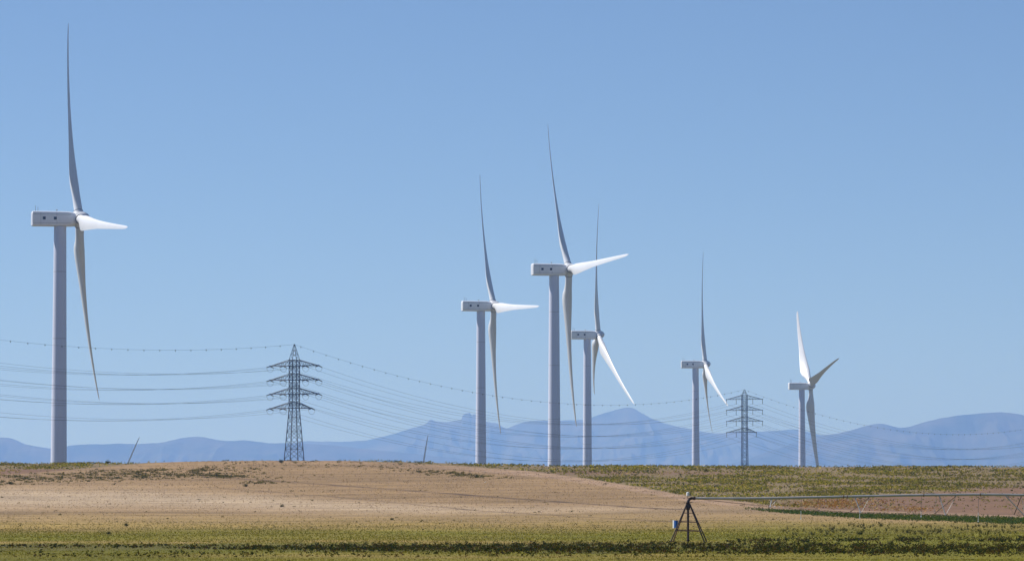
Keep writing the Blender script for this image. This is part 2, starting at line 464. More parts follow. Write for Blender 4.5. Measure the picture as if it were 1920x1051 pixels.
# ------------------------------------------------------------------ plants
def tufts(P, h, w, k, cols, lean=0.5, seed=1, blade='tri', spread=0.5):
    """P (n,3) roots, h/w (n,) size, k blades each, cols (n,3)"""
    r = np.random.default_rng(seed)
    n = len(P)
    az = r.random((n, k)) * 2 * np.pi
    ln = (0.15 + r.random((n, k)) * lean)
    hh = h[:, None] * (0.55 + 0.6 * r.random((n, k)))
    ofs = spread * w[:, None] * r.random((n, k))
    oa = r.random((n, k)) * 2 * np.pi
    bx = P[:, 0, None] + ofs * np.cos(oa); by = P[:, 1, None] + ofs * np.sin(oa); bz = P[:, 2, None] + 0 * bx
    tx = bx + np.cos(az) * hh * ln; ty = by + np.sin(az) * hh * ln; tz = bz + hh
    fa = r.random((n, k)) * 2 * np.pi
    hw = w[:, None] * (0.3 + 0.4 * r.random((n, k)))
    c = np.repeat(cols[:, None, :], k, 1) * (0.75 + 0.5 * r.random((n, k, 1)))
    if blade == 'tri':
        a = np.stack([bx - np.cos(fa) * hw / 2, by - np.sin(fa) * hw / 2, bz - 0.03], -1)
        b = np.stack([bx + np.cos(fa) * hw / 2, by + np.sin(fa) * hw / 2, bz - 0.03], -1)
        t = np.stack([tx, ty, tz], -1)
        V = np.stack([a, b, t], 2).reshape(-1, 3)
        Fc = np.arange(n * k * 3).reshape(-1, 3)
        cc = np.repeat(c.reshape(-1, 3), 3, 0)
    else:       # leaf-like quads floating through the plant's volume on its stems
        mz = bz + hh * (0.15 + 0.85 * r.random((n, k)))
        cx = bx + np.cos(az) * hh * ln * 0.8; cy = by + np.sin(az) * hh * ln * 0.8
        u1 = r.normal(size=(n, k, 3)); u1 /= np.linalg.norm(u1, axis=-1, keepdims=True)
        u2 = r.normal(size=(n, k, 3)); u2 -= (u2 * u1).sum(-1, keepdims=True) * u1; u2 /= np.linalg.norm(u2, axis=-1, keepdims=True)
        ctr = np.stack([cx, cy, mz], -1)
        s1 = hw[..., None] * 0.8; s2 = hw[..., None] * 0.45
        V = np.stack([ctr - u1 * s1, ctr - u2 * s2, ctr + u1 * s1, ctr + u2 * s2], 2).reshape(-1, 3)
        Fc = np.arange(n * k * 4).reshape(-1, 4)
        cc = np.repeat(c.reshape(-1, 3), 4, 0)
    return V, Fc, np.clip(cc, 0.004, 0.9)

def stuff(name, parts, mat, label):
    V, Fc, cc, off = [], [], [], 0
    for v, f, c in parts:
        V.append(v); Fc.append(f + off); cc.append(c); off += len(v)
    o = link(name, np_mesh(name, np.concatenate(V), np.concatenate(Fc), np.concatenate(cc)), mat)
    put(o, label, None, None, "stuff")
    return o

def sample(n, u0, u1, y0, y1, seed, keep=None):
    """points spread evenly over a stretch of ground, given by bearing and by how far up the slope it lies"""
    r = np.random.default_rng(seed)
    u = u0 + (u1 - u0) * r.random(n); y = y0 + (y1 - y0) * r.random(n)
    if keep is not None:
        k = r.random(n) < keep(u, y)
        u, y = u[k], y[k]
    d = dist_for(u, y)
    x = (u - 960) / F_PX * d
    return u, y, np.stack([x, d, terrain(x, d)], -1)

def mixcol(n, seed, *cols):
    r = np.random.default_rng(seed)
    c = np.array(cols)[r.integers(0, len(cols), n)]
    return c * (0.8 + 0.4 * r.random((n, 1)))

U0, U1 = -260, 2180
def build_plants():
    r = np.random.default_rng(3)
    # crop on the far slope
    def keep_crop(u, y):
        e = edge(u)
        ok = (y < e - 0.5) & (y > crest(u) - 1)
        n1 = fbm(u / 70.0, y / 3.5, 91, 4)
        w = np.interp(n1, [0.38, 0.6], [0.10, 1.0])
        soil = sstep(u, 1400, 1560) * sstep(y + (fbm(u / 160.0, y / 7.0, 21, 4) - .5) * 14, np.interp(u, [1400, 1700, 1920], [938, 920, 900]), np.interp(u, [1400, 1700, 1920], [946, 932, 918]))
        soil = np.maximum(soil, np.exp(-((y - 886) / 4.0) ** 2) * (u > 980) * (u < 1400) * 0.75)
        soil = np.maximum(soil, sstep(y, 877.5, 880.5) * (1 - sstep(u, 170, 260)))
        return ok * w * (1 - 0.93 * soil)
    u, y, P = sample(170000, U0, U1, 862, 955, 5, keep_crop)
    n = len(P)
    sc = P[:, 1] / F_PX
    patch = fbm(u / 140.0, y / 4.0, 95, 4)
    c = mixcol(n, 6, (0.236, 0.230, 0.017), (0.310, 0.259, 0.029), (0.167, 0.178, 0.013), (0.437, 0.322, 0.072), (0.075, 0.092, 0.009), (0.115, 0.098, 0.019), (0.276, 0.241, 0.023))
    c = c * np.interp(patch, [0.3, 0.7], [0.75, 1.25])[:, None]
    a = tufts(P, 3.0 * sc * (0.4 + 1.0 * r.random(n)), 3.1 * sc, 5, c, 0.7, 8, 'leaf', 0.5)
    stuff("crop_plants", [a], M_plant, "low green crop covering the slope behind the stubble hill")
    # stubble on the hill
    def keep_st(u, y): return (y > edge(u) + 1) * np.interp(fbm(u / 50.0, y / 3.0, 101, 3), [0.3, 0.6], [0.35, 1])
    u, y, P = sample(70000, U0, U1, 862, 1004, 15, keep_st)
    n = len(P); sc = P[:, 1] / F_PX
    c = mixcol(n, 16, (0.334, 0.244, 0.142), (0.289, 0.194, 0.101), (0.251, 0.165, 0.085), (0.365, 0.266, 0.168), (0.220, 0.150, 0.074))
    c = lerp3(c, mixcol(n, 17, (0.30, 0.26, 0.09), (0.36, 0.29, 0.12)), sstep(y, 962, 985) * 0.85)
    a = tufts(P, 1.25 * sc * (0.4 + 1.0 * r.random(n)), 2.0 * sc, 3, c, 0.9, 18)
    stuff("stubble", [a], M_straw, "short dry stubble standing on the tan hillside")
    # near grass
    def keep_gr(u, y): return np.interp(fbm(u / 260.0, y / 3.0, 111, 3), [0.3, 0.6], [0.35, 1]) * sstep(y + 10 * (fbm(u / 200.0, y / 8.0, 112, 3) - 0.5), 968, 1004)
    u, y, P = sample(150000, U0, U1, 966, 1056, 25, keep_gr)
    n = len(P); sc = P[:, 1] / F_PX
    c = mixcol(n, 26, (0.159, 0.160, 0.007), (0.207, 0.189, 0.012), (0.271, 0.221, 0.026), (0.119, 0.127, 0.006), (0.334, 0.271, 0.043))
    dryness = np.clip(1 - sstep(y, 984, 1000) + 0.55 * np.exp(-((y - 1043) / 4) ** 2) + 1.2 * (fbm(u / 340.0, y / 3.2, 44, 3) - 0.5), 0, 1)
    c = lerp3(c, mixcol(n, 27, (0.333, 0.260, 0.123), (0.275, 0.218, 0.088)), dryness * 0.75)
    a = tufts(P, 2.1 * sc * (0.5 + 0.9 * r.random(n)), 1.9 * sc, 4, c, 0.7, 28)
    stuff("grass", [a], M_plant, "short green and yellow grass in the foreground field")
    # ditch weeds: one dense row, a second one behind it on the right
    def keep_d(u, y):
        yc = np.interp(u, [-300, 0, 300, 480, 700, 960, 1250, 1600, 1920, 2200], [1024, 1024, 1024, 1027, 1027, 1029, 1029, 1030, 1031, 1031])
        hw = np.interp(u, [-300, 0, 480, 800, 1100, 1500, 2200], [2.2, 2.2, 3.5, 7, 8, 9, 8])
        k = np.exp(-((y - yc) / hw) ** 4) * np.interp(u, [0, 300, 600], [0.5, 0.75, 1])
        k2 = np.exp(-((y - np.interp(u, [1300, 1700, 1920], [1016, 1013, 1013])) / 2.4) ** 2) * sstep(u, 1330, 1450)
        k3 = 0.10 * (y > 1034)
        return np.clip(np.maximum.reduce([k, k2, k3]) * np.interp(fbm(u / 26.0, y / 5.0, 121, 3), [0.32, 0.55], [0.12, 1.0]), 0, 1)
    u, y, P = sample(26000, U0, U1, 1008, 1044, 35, keep_d)
    n = len(P); sc = P[:, 1] / F_PX
    c = mixcol(n, 36, (0.041, 0.051, 0.009), (0.060, 0.061, 0.010), (0.022, 0.031, 0.007), (0.090, 0.068, 0.012), (0.075, 0.044, 0.012), (0.030, 0.041, 0.007))
    a = tufts(P, np.interp(u, [0, 420, 560, 900], [3.6, 4.0, 5.5, 7.0]) * sc * (0.5 + 0.9 * r.random(n)), 4.2 * sc, 9, c, 0.6, 38, 'leaf', 0.7)
    stuff("ditch_weeds", [a], M_plant, "dark green weeds growing along the shallow ditch in the foreground")
    # fresh green verge under the irrigation pipe
    def keep_v(u, y):
        yc = np.interp(u, [1380, 1450, 1600, 1760, 1920, 2300], [952, 958, 967, 972, 977, 990])
        return np.exp(-((y - yc) / np.interp(u, [1400, 1600, 1920], [1.5, 4.0, 5.5])) ** 4) * sstep(u, 1380, 1480)
    u, y, P = sample(60000, 1370, U1, 945, 990, 45, keep_v)
    n = len(P); sc = P[:, 1] / F_PX
    c = mixcol(n, 46, (0.05, 0.095, 0.010), (0.075, 0.12, 0.014), (0.03, 0.06, 0.010), (0.12, 0.135, 0.025))
    a = tufts(P, 4.0 * sc * (0.5 + 0.8 * r.random(n)), 2.8 * sc, 5, c, 0.5, 48, 'leaf', 0.6)
    stuff("green_verge", [a], M_plant, "fresh green verge of young plants below the irrigation pipe")
    # weeds on the hill: thick patches and loose scatter
    def keep_w(u, y):
        k = 0.0 * u
        k = np.maximum(k, 0.022 * (y < 1000) * (y > 870))
        k = np.maximum(k, 0.3 * (u > 1480) * np.exp(-((y - 995) / 11.0) ** 4) * (fbm(u / 40.0, y / 3.0, 133, 3) > 0.47))
        k = np.maximum(k, 0.10 * (u > 1480) * (y > 905) * (y < 955))
        k = np.maximum(k, 0.05 * (y > 1036))
        return k * (y > edge(u) - 90)
    u, y, P = sample(30000, U0, U1, 864, 1052, 55, keep_w)
    n = len(P); sc = P[:, 1] / F_PX
    c = mixcol(n, 56, (0.06, 0.065, 0.018), (0.10, 0.09, 0.025), (0.16, 0.135, 0.05), (0.035, 0.04, 0.012), (0.20, 0.16, 0.07))
    a = tufts(P, 3.2 * sc * (0.25 + 1.0 * r.random(n) ** 2), 2.8 * sc * (0.4 + r.random(n)), 9, c, 0.9, 58, 'leaf', 1.3)
    def keep_p(u, y):
        k = 0.9 * np.exp(-(((u - 385) / 85) ** 2 + ((y - 891.5 - (u - 385) * 0.03) / 2.6) ** 2))
        k = np.maximum(k, 0.5 * np.exp(-(((u - 497) / 36) ** 2 + ((y - 905) / 2.2) ** 2)))
        k = np.maximum(k, 0.75 * np.exp(-(((u - 840) / 75) ** 2 + ((y - 888 - (u - 840) * 0.075) / 3.0) ** 2)))
        k = np.maximum(k, 0.22 * np.exp(-(((u - 720) / 90) ** 2 + ((y - 876 - (u - 720) * 0.05) / 1.5) ** 2)))
        k = np.maximum(k, 0.42 * (1 - sstep(u, 330, 540)) * np.exp(-((y - np.interp(u, [0, 250, 500], [899, 890, 881])) / 9.0) ** 4))
        k = np.maximum(k, 0.05 * (u > 420) * (u < 800) * (y < 876))
        return k * np.interp(fbm(u / 16.0, y / 1.8, 137, 3) + 0.12 * np.exp(-(((u - 380) / 80) ** 2 + ((y - 891.5) / 2.4) ** 2)), [0.42, 0.6], [0.05, 1.0])
    u, y, P = sample(70000, -200, 960, 862, 914, 57, keep_p)
    n = len(P); sc = P[:, 1] / F_PX
    c = mixcol(n, 59, (0.07, 0.072, 0.015), (0.12, 0.105, 0.025), (0.18, 0.15, 0.05), (0.045, 0.055, 0.012), (0.24, 0.19, 0.08), (0.15, 0.13, 0.035))
    a2 = tufts(P, 2.6 * sc * (0.3 + 1.1 * r.random(n) ** 2), 2.8 * sc * (0.5 + r.random(n)), 8, c, 0.9, 58, 'leaf', 1.3)
    # coarse tufts in the grass on the right
    def keep_t(u, y): return np.interp(fbm(u / 45.0, y / 4.0, 171, 3), [0.4, 0.6], [0.1, 1]) * sstep(u, 1380, 1560) * np.exp(-((y - 994) / 11.0) ** 4)
    u, y, P = sample(900, 1380, U1, 978, 1010, 75, keep_t)
    n = len(P); sc = P[:, 1] / F_PX
    c = mixcol(n, 76, (0.05, 0.055, 0.012), (0.035, 0.04, 0.01), (0.08, 0.075, 0.018), (0.11, 0.10, 0.025))
    a3 = tufts(P, 7.5 * sc * (0.4 + 0.9 * r.random(n)), 1.6 * sc, 9, c, 0.55, 78, 'tri', 1.2)
    a4 = tufts(P, 5.0 * sc * (0.4 + 0.9 * r.random(n)), 2.6 * sc, 7, c, 0.7, 79, 'leaf', 0.9)
    stuff("grass_tufts", [a3], M_plant, "coarse dark tufts standing in the grass right of the pivot")
    stuff("hill_weeds", [a, a2, a4], M_plant, "dark olive weeds dotted over the tan hillside")
    # rusty dry plants on the bare soil
    def keep_o(u, y):
        k = np.exp(-(((u - 1565) / 62) ** 2 + ((y - 945) / 5.5) ** 2))
        k = np.maximum(k, 0.6 * np.exp(-(((u - 1690) / 45) ** 2 + ((y - 954) / 3.0) ** 2)))
        return k * np.interp(fbm(u / 20.0, y / 3.0, 141, 3), [0.35, 0.6], [0.2, 1])
    u, y, P = sample(16000, 1420, 1780, 930, 962, 65, keep_o)
    n = len(P); sc = P[:, 1] / F_PX
    c = mixcol(n, 66, (0.381, 0.182, 0.044), (0.444, 0.254, 0.075), (0.275, 0.145, 0.037), (0.423, 0.339, 0.150))
    a = tufts(P, 3.4 * sc * (0.5 + 0.8 * r.random(n)), 3.2 * sc, 5, c, 0.8, 68, 'leaf', 0.6)
    stuff("rusty_plants", [a], M_plant, "rusty orange dried plants on the bare soil behind the pipe")
build_plants()

# single bushes one can point at
BUSH = [(238, 986, 9, "dark weed tuft, larger of a close pair on the grassy lower left field"),
        (205, 1001, 8, "small green weed standing alone on the yellow grass at lower left"),
        (529, 950, 7, "dark weed tuft alone on the pale stubble below the near pylon"),
        (735, 974, 6, "small brown weed alone at the middle of the lower stubble"),
        (22, 908, 8, "dark round bush near the left edge of the stubble hill"),
        (461, 912, 8, "dark bush on the bare stubble right of the thick weed patch"),
        (202, 868, 8, "green bush sticking up on the skyline between tower and tilted blade tip"),
        (527, 867, 8, "dark bush on the hill crest just left of the near pylon base"),
        (1342, 914, 8, "dark bush in the green crop above the irrigation pivot"),
        (1293, 911, 7, "dark bush in the green crop above left of the pivot head"),
        (1651, 986, 8, "dark weed tuft on the grass just below the green verge"),
        (1612, 1001, 10, "taller dark weed on the grass between verge and ditch")]
for i, (u, y, s, lab) in enumerate(BUSH):
    d = float(dist_for(u, y)); x = (u - 960) / F_PX * d
    z = float(terrain(x, d)); m_ = d / F_PX * s * 0.8
    r = np.random.default_rng(200 + i)
    k = 26
    P = np.stack([r.normal(0, m_ * 0.24, k), r.normal(0, m_ * 0.24, k), np.zeros(k)], -1)
    base = np.array([(0.05, 0.06, 0.016), (0.06, 0.085, 0.018)][1 if 'green' in lab[:6] or 'green bush' in lab else 0])
    c = np.tile(base, (k, 1)) * (0.6 + 0.9 * r.random((k, 1)))
    v, f, cc = tufts(P, m_ * (0.6 + 0.6 * r.random(k)), np.full(k, m_ * 0.32), 7, c, 0.6, 300 + i, 'leaf', 0.5)
    kk = 6
    v2, f2, c2 = tufts(P[:kk], np.full(kk, m_ * 0.8), np.full(kk, m_ * 0.1), 2, np.tile([[0.06, 0.045, 0.025]], (kk, 1)), 0.4, 400 + i)
    root = empty("bush", (x, d, z))
    put(root, lab, "bush", "bushes dotted over the fields")
    link("foliage", np_mesh("bush_foliage", v, f, cc), M_plant, root)
    link("stem", np_mesh("bush_stem", v2, f2, c2), M_plant, root)

# pale stones
def stone_mesh(seed, s):
    r = random.Random(seed)
    mb = MB()
    rings = []
    for j in range(5):
        a = -math.pi / 2 + math.pi * (j + 0.35) / 4.7
        rings.append([Vector((math.cos(t) * math.cos(a) * s * (0.8 + 0.4 * r.random()), math.sin(t) * math.cos(a) * s * (0.7 + 0.4 * r.random()), s * 0.6 * math.sin(a) + s * 0.3)) for t in [2 * math.pi * k / 9 for k in range(9)]])
    mb.loft(rings)
    return mb.mesh("stone")
STONE = [(910, 903.5, 3, "white stone on the hillside stubble below the middle turbine tower"),
         (1276, 877.5, 2.6, "white stone in the crop just under the skyline"),
         (1301, 900, 2.2, "small white stone in the crop above the pivot"),
         (865, 976, 2.2, "small pale stone low on the pale stubble"),
         (1211, 987, 2.2, "small pale stone on the grass left of the blue box"),
         (1443, 949, 4, "white stone at the left end of the rubble heap under the pipe"),
         (1452, 950, 4.5, "largest white stone of the rubble heap under the pipe"),
         (1461, 950.5, 4, "white stone right of the largest in the rubble heap under the pipe"),
         (1468, 951, 3, "small stone at the right end of the rubble heap under the pipe")]
for i, (u, y, s, lab) in enumerate(STONE):
    d = float(dist_for(u, y)); x = (u - 960) / F_PX * d
    o = link("stone", stone_mesh(i, s * d / F_PX * 0.5), M_stone)
    o.location = (x, d, float(terrain(x, d)))
    put(o, lab, "stone", "pale stones lying in the fields")

# ------------------------------------------------------------------ wind turbines
BL = 66.0
OVERHANG = 5.6
def blade_mesh(pitch_deg, wide=1.0, bend=5.5):
    mb = MB()
    rs = [0.018, 0.03, 0.05, 0.075, 0.10, 0.13, 0.165, 0.20, 0.24, 0.29, 0.35, 0.42, 0.50, 0.58, 0.66, 0.74, 0.81, 0.87, 0.92, 0.955, 0.98, 0.993, 1.0]
    rings = []
    for r in rs:
        blend = min(1, max(0, (r - 0.04) / 0.15)); blend = blend * blend * (3 - 2 * blend)
        chord_a = float(np.interp(r, [0, 0.10, 0.165, 0.20, 0.24, 0.35, 0.5, 0.7, 0.9, 0.96, 0.985, 1], [2.6, 3.5, 4.6, 4.8, 4.6, 3.55, 2.5, 1.8, 1.2, 0.95, 0.65, 0.1]))
        chord = 2.55 * (1 - blend) + chord_a * wide * blend
        tk = float(np.interp(r, [0, 0.05, 0.2, 0.35, 0.6, 1], [1.0, 1.0, 0.42, 0.28, 0.21, 0.16])) * (1 - 0)
        th = 2.5 * (1 - blend) + chord * tk * blend
        tw = math.radians(pitch_deg + float(np.interp(r, [0.05, 0.2, 0.4, 0.7, 1.0], [14, 12, 6, 2, -1])))
        pre = bend * (0.28 * r + 0.72 * r ** 2.1)
        ring = []
        N = 22
        for k in range(N):
            a = 2 * math.pi * k / N
            # ellipse at the root, aerofoil outboard; c: +LE .. -TE, t: + suction (downwind)
            ce, te = math.cos(a) * 0.5, math.sin(a) * 0.5
            xx = 0.5 - 0.5 * math.cos(a)          # 0 at LE, 1 at TE
            yt = 5 * (0.2969 * math.sqrt(max(xx, 0)) - 0.126 * xx - 0.3516 * xx ** 2 + 0.2843 * xx ** 3 - 0.1015 * xx ** 4)
            camber = 0.10 * 4 * xx * (1 - xx)
            ca = 0.30 - xx
            ta = (yt if math.sin(a) >= 0 else -yt * 0.75) + camber
            cpos = (ce * (1 - blend)) * chord + ca * chord * blend
            tpos = te * th * (1 - blend) + ta * th * blend
            # chord direction (leading edge): y turned towards the wind (+x)
            x = math.sin(tw) * cpos - math.cos(tw) * tpos
            y = math.cos(tw) * cpos + math.sin(tw) * tpos
            ring.append(Vector((x + pre, y, r * BL)))
        rings.append(ring)
    mb.loft(rings)
    return mb.mesh("blade", True, 60)

def tower_mesh():
    mb = MB()
    rings = []
    zs = list(np.linspace(-3, 91.8, 26))
    for z in zs:
        r = 1.80 + (91.8 - z) * 0.0079
        rings.append([Vector((r * math.cos(2 * math.pi * k / 48), r * math.sin(2 * math.pi * k / 48), z)) for k in range(48)])
    mb.loft(rings)
    return mb.mesh("tower", True, 40)

def nacelle_mesh(h=2.15, w=2.05):
    mb = MB()
    rings = []
    for x, sc_, ex, top in ((-8.35, 0.90, 7, 1), (-8.2, 0.985, 9, 1), (-8.0, 1, 9, 1), (-4, 1, 9, 1), (0, 1, 9, 1), (2.0, 1, 8, 1), (3.0, 1.0, 5, 0.97), (4.0, 0.99, 3.4, 0.9), (4.35, 0.92, 2.6, 0.88)):
        ring = []
        for k in range(48):
            a = 2 * math.pi * k / 48
            ca, sa = math.cos(a), math.sin(a)
            q = (abs(ca) ** ex + abs(sa) ** ex) ** (-1 / ex)
            zz = sa * q * h * sc_
            if zz > 0: zz *= top
            ring.append(Vector((x, ca * q * w * sc_, zz)))
        rings.append(ring)
    mb.loft(rings)
    return mb.mesh("nacelle", True, 35)

def hub_mesh():
    mb = MB()
    prof = [(-1.25, 1.75), (-1.1, 2.0), (-0.4, 2.12), (0.6, 2.1), (1.4, 1.95), (2.1, 1.62), (2.7, 1.15), (3.05, 0.65), (3.2, 0.18)]
    mb.loft([[Vector((x, r * math.cos(2 * math.pi * k / 36), r * math.sin(2 * math.pi * k / 36))) for k in range(36)] for x, r in prof])
    for i in range(3):      # sockets that carry the blades
        a = 2 * math.pi * i / 3
        d_ = Vector((0, -math.sin(a), math.cos(a)))
        mb.tube([d_ * 0.6, d_ * 1.9, d_ * 2.35], [1.55, 1.5, 1.42], 24)
    return mb.mesh("hub", True, 40)

def ring_mesh():
    mb = MB()
    mb.loft([[Vector((r * math.cos(2 * math.pi * k / 28), r * math.sin(2 * math.pi * k / 28), z)) for k in range(28)] for z, r in ((2.34, 1.40), (2.36, 1.47), (2.50, 1.47), (2.52, 1.30))])
    return mb.mesh("pitch_bearing", True, 40)

ME_tower, ME_nac, ME_hub, ME_ring = tower_mesh(), nacelle_mesh(), hub_mesh(), ring_mesh()
def box_mesh(name, c, s):
    mb = MB(); mb.box(c, s); return mb.mesh(name)
ME_win = box_mesh("window", (0, 0, 0), (0.86, 0.10, 0.86))
ME_frame = box_mesh("window_frame", (0, 0, 0), (1.04, 0.06, 1.04))
def seam_mesh():
    mb = MB()
    for s in (-1, 1):
        for z in (1.25, -1.3):
            mb.box((-2.6, s * 2.045, z), (11.0, 0.03, 0.07))
        for x in (-5.9, -1.2):
            mb.box((x, s * 2.045, 0), (0.05, 0.028, 3.4))
    return mb.mesh("panel_seam")
ME_seam = seam_mesh()
def mast_mesh():
    mb = MB()
    mb.tube([(0, 0, 0), (0, 0, 1.9)], [0.07, 0.05], 6); mb.tube([(-0.2, 0, 1.75), (0.15, 0, 1.75)], 0.05, 5)
    return mb.mesh("weather_mast")
ME_mast = mast_mesh()
def bump_mesh():  # small anemometer on a short post on the nacelle roof, not a lamp
    mb = MB(); mb.tube([(0, 0, 0), (0, 0, 0.45)], 0.07, 6); mb.tube([(0, 0, 0.45), (0, 0, 0.62), (0, 0, 0.72)], [0.22, 0.26, 0.1], 8)
    return mb.mesh("anemometer")
ME_anemometer = bump_mesh()
ME_tail = box_mesh("tail_panel", (-8.36, 0, 0.1), (0.10, 3.1, 3.1))
ME_yaw = (lambda mb: (mb.tube([(0, 0, -2.75), (0, 0, -2.1)], [1.72, 1.72], 32), mb.mesh("yaw_ring", True, 40))[1])(MB())
BLADES = {}

def turbine(hub_c, yaw, az, pitch, label, windows=True, tilt=math.radians(5), mast=1.0, ground=None):
    if pitch not in BLADES: BLADES[pitch] = blade_mesh(pitch, 1.25 if pitch > 60 else 1.0)
    ax = Vector((math.cos(yaw), math.sin(yaw), 0))
    base = Vector(hub_c) - ax * OVERHANG
    hz = base.z - 0.2                                   # nacelle centre height
    gz = float(terrain(base.x, base.y)) if ground is None else ground
    root = empty("wind_turbine", (base.x, base.y, gz), yaw)
    put(root, label, "wind turbine", "white wind turbines beyond the fields")
    h = hz - gz
    t = link("tower", ME_tower, M_tower, root); t.location.z = h - 92.0 - 1.95
    n = link("nacelle", ME_nac, M_nacelle, root); n.location.z = h
    for sgn in (-1, 1):
        if windows:
            for x in (-4.9, -1.65):
                w = link("window_frame", ME_frame, M_nacelle, n); w.location = (x, sgn * 2.045, 0.12)
                w = link("window", ME_win, M_glass, n); w.location = (x, sgn * 2.045, 0.12)
    s = link("panel_seam", ME_seam, M_seam, n)
    link("tail_panel", ME_tail, M_white, n)
    y = link("yaw_ring", ME_yaw, M_seam, root); y.location.z = h
    for x, k in ((-7.3, 0.9), (-6.6, 0.7)):
        m_ = link("weather_mast", ME_mast, M_seam, n); m_.location = (x, -0.9 + 0.5 * k, 2.1); m_.scale = (mast, mast, k * mast)
    m_ = link("anemometer", ME_anemometer, M_seam, n); m_.location = (-1.0, 0, 2.1)
    R = Matrix.Rotation(-tilt, 4, 'Y')
    hubp = Matrix.Translation((OVERHANG, 0, h + 0.2))
    hb = link("hub", ME_hub, M_white, root)
    hb.matrix_local = hubp @ R @ Matrix.Rotation(az, 4, 'X')
    for k in range(3):
        b = link("blade", BLADES[pitch], M_white, root)
        b.matrix_local = hubp @ R @ Matrix.Rotation(az + k * 2 * math.pi / 3, 4, 'X')
        link("pitch_bearing", ME_ring, M_seam, b)
    return root

R_ = math.radians
turbine((-127.2, 1251.1, 90.62), R_(12.2), R_(-23.6), 20, "largest and nearest white wind turbine, standing at the far left", tilt=R_(5.8))
turbine((-7.9, 1834.1, 94.5), R_(11.8), R_(-26.7), 20, "white wind turbine left of the tall middle one, front blade pointing level right", tilt=R_(5.4))
turbine((20.9, 1563.9, 94.2), R_(13.1), R_(-31.0), 20, "tall white wind turbine in the middle, front blade rising to the right", tilt=R_(5.3))
turbine((43.3, 2140.4, 95.5), R_(8.4), R_(3.9), 20, "white wind turbine directly behind the tall middle one, its nacelle touching that blade")
turbine((112.0, 2472.8, 93.0), R_(2.4), R_(-6.5), 16, "slender white wind turbine just left of the far pylon")
turbine((185.9, 2655.8, 86.2), R_(8.0), R_(-42.7), 98, "rightmost white wind turbine with plain windowless nacelle and broad feathered blades", windows=False, mast=1.3)

def sunk_turbine(tip_uv, d, yaw, az, pitch, label):
    tilt = R_(5)
    R = Matrix.Rotation(yaw, 4, 'Z') @ Matrix.Rotation(-tilt, 4, 'Y') @ Matrix.Rotation(az, 4, 'X')
    tip = at(*tip_uv, d)
    hub = tip - (R @ Vector((5.5, 0, BL)))
    turbine(hub, yaw, az, pitch, label)
sunk_turbine((262, 818), 2500, R_(-38), R_(-29), -18, "wind turbine hidden behind the crest, only its leaning blade tip showing left of the pylon")
sunk_turbine((803, 814), 2750, R_(-14), R_(-22), 20, "wind turbine hidden behind the crest, only an upright blade tip showing right of the pylon")

# ------------------------------------------------------------------ pylons
LEVELS_1 = [46.1, 42.1, 38.1, 34.0]
LEVELS_2 = [50.3, 46.0, 41.6, 37.2]

SLIM = [1.0]
def bar(mb, a, b, r): mb.tube([a, b], r * SLIM[0], 4)

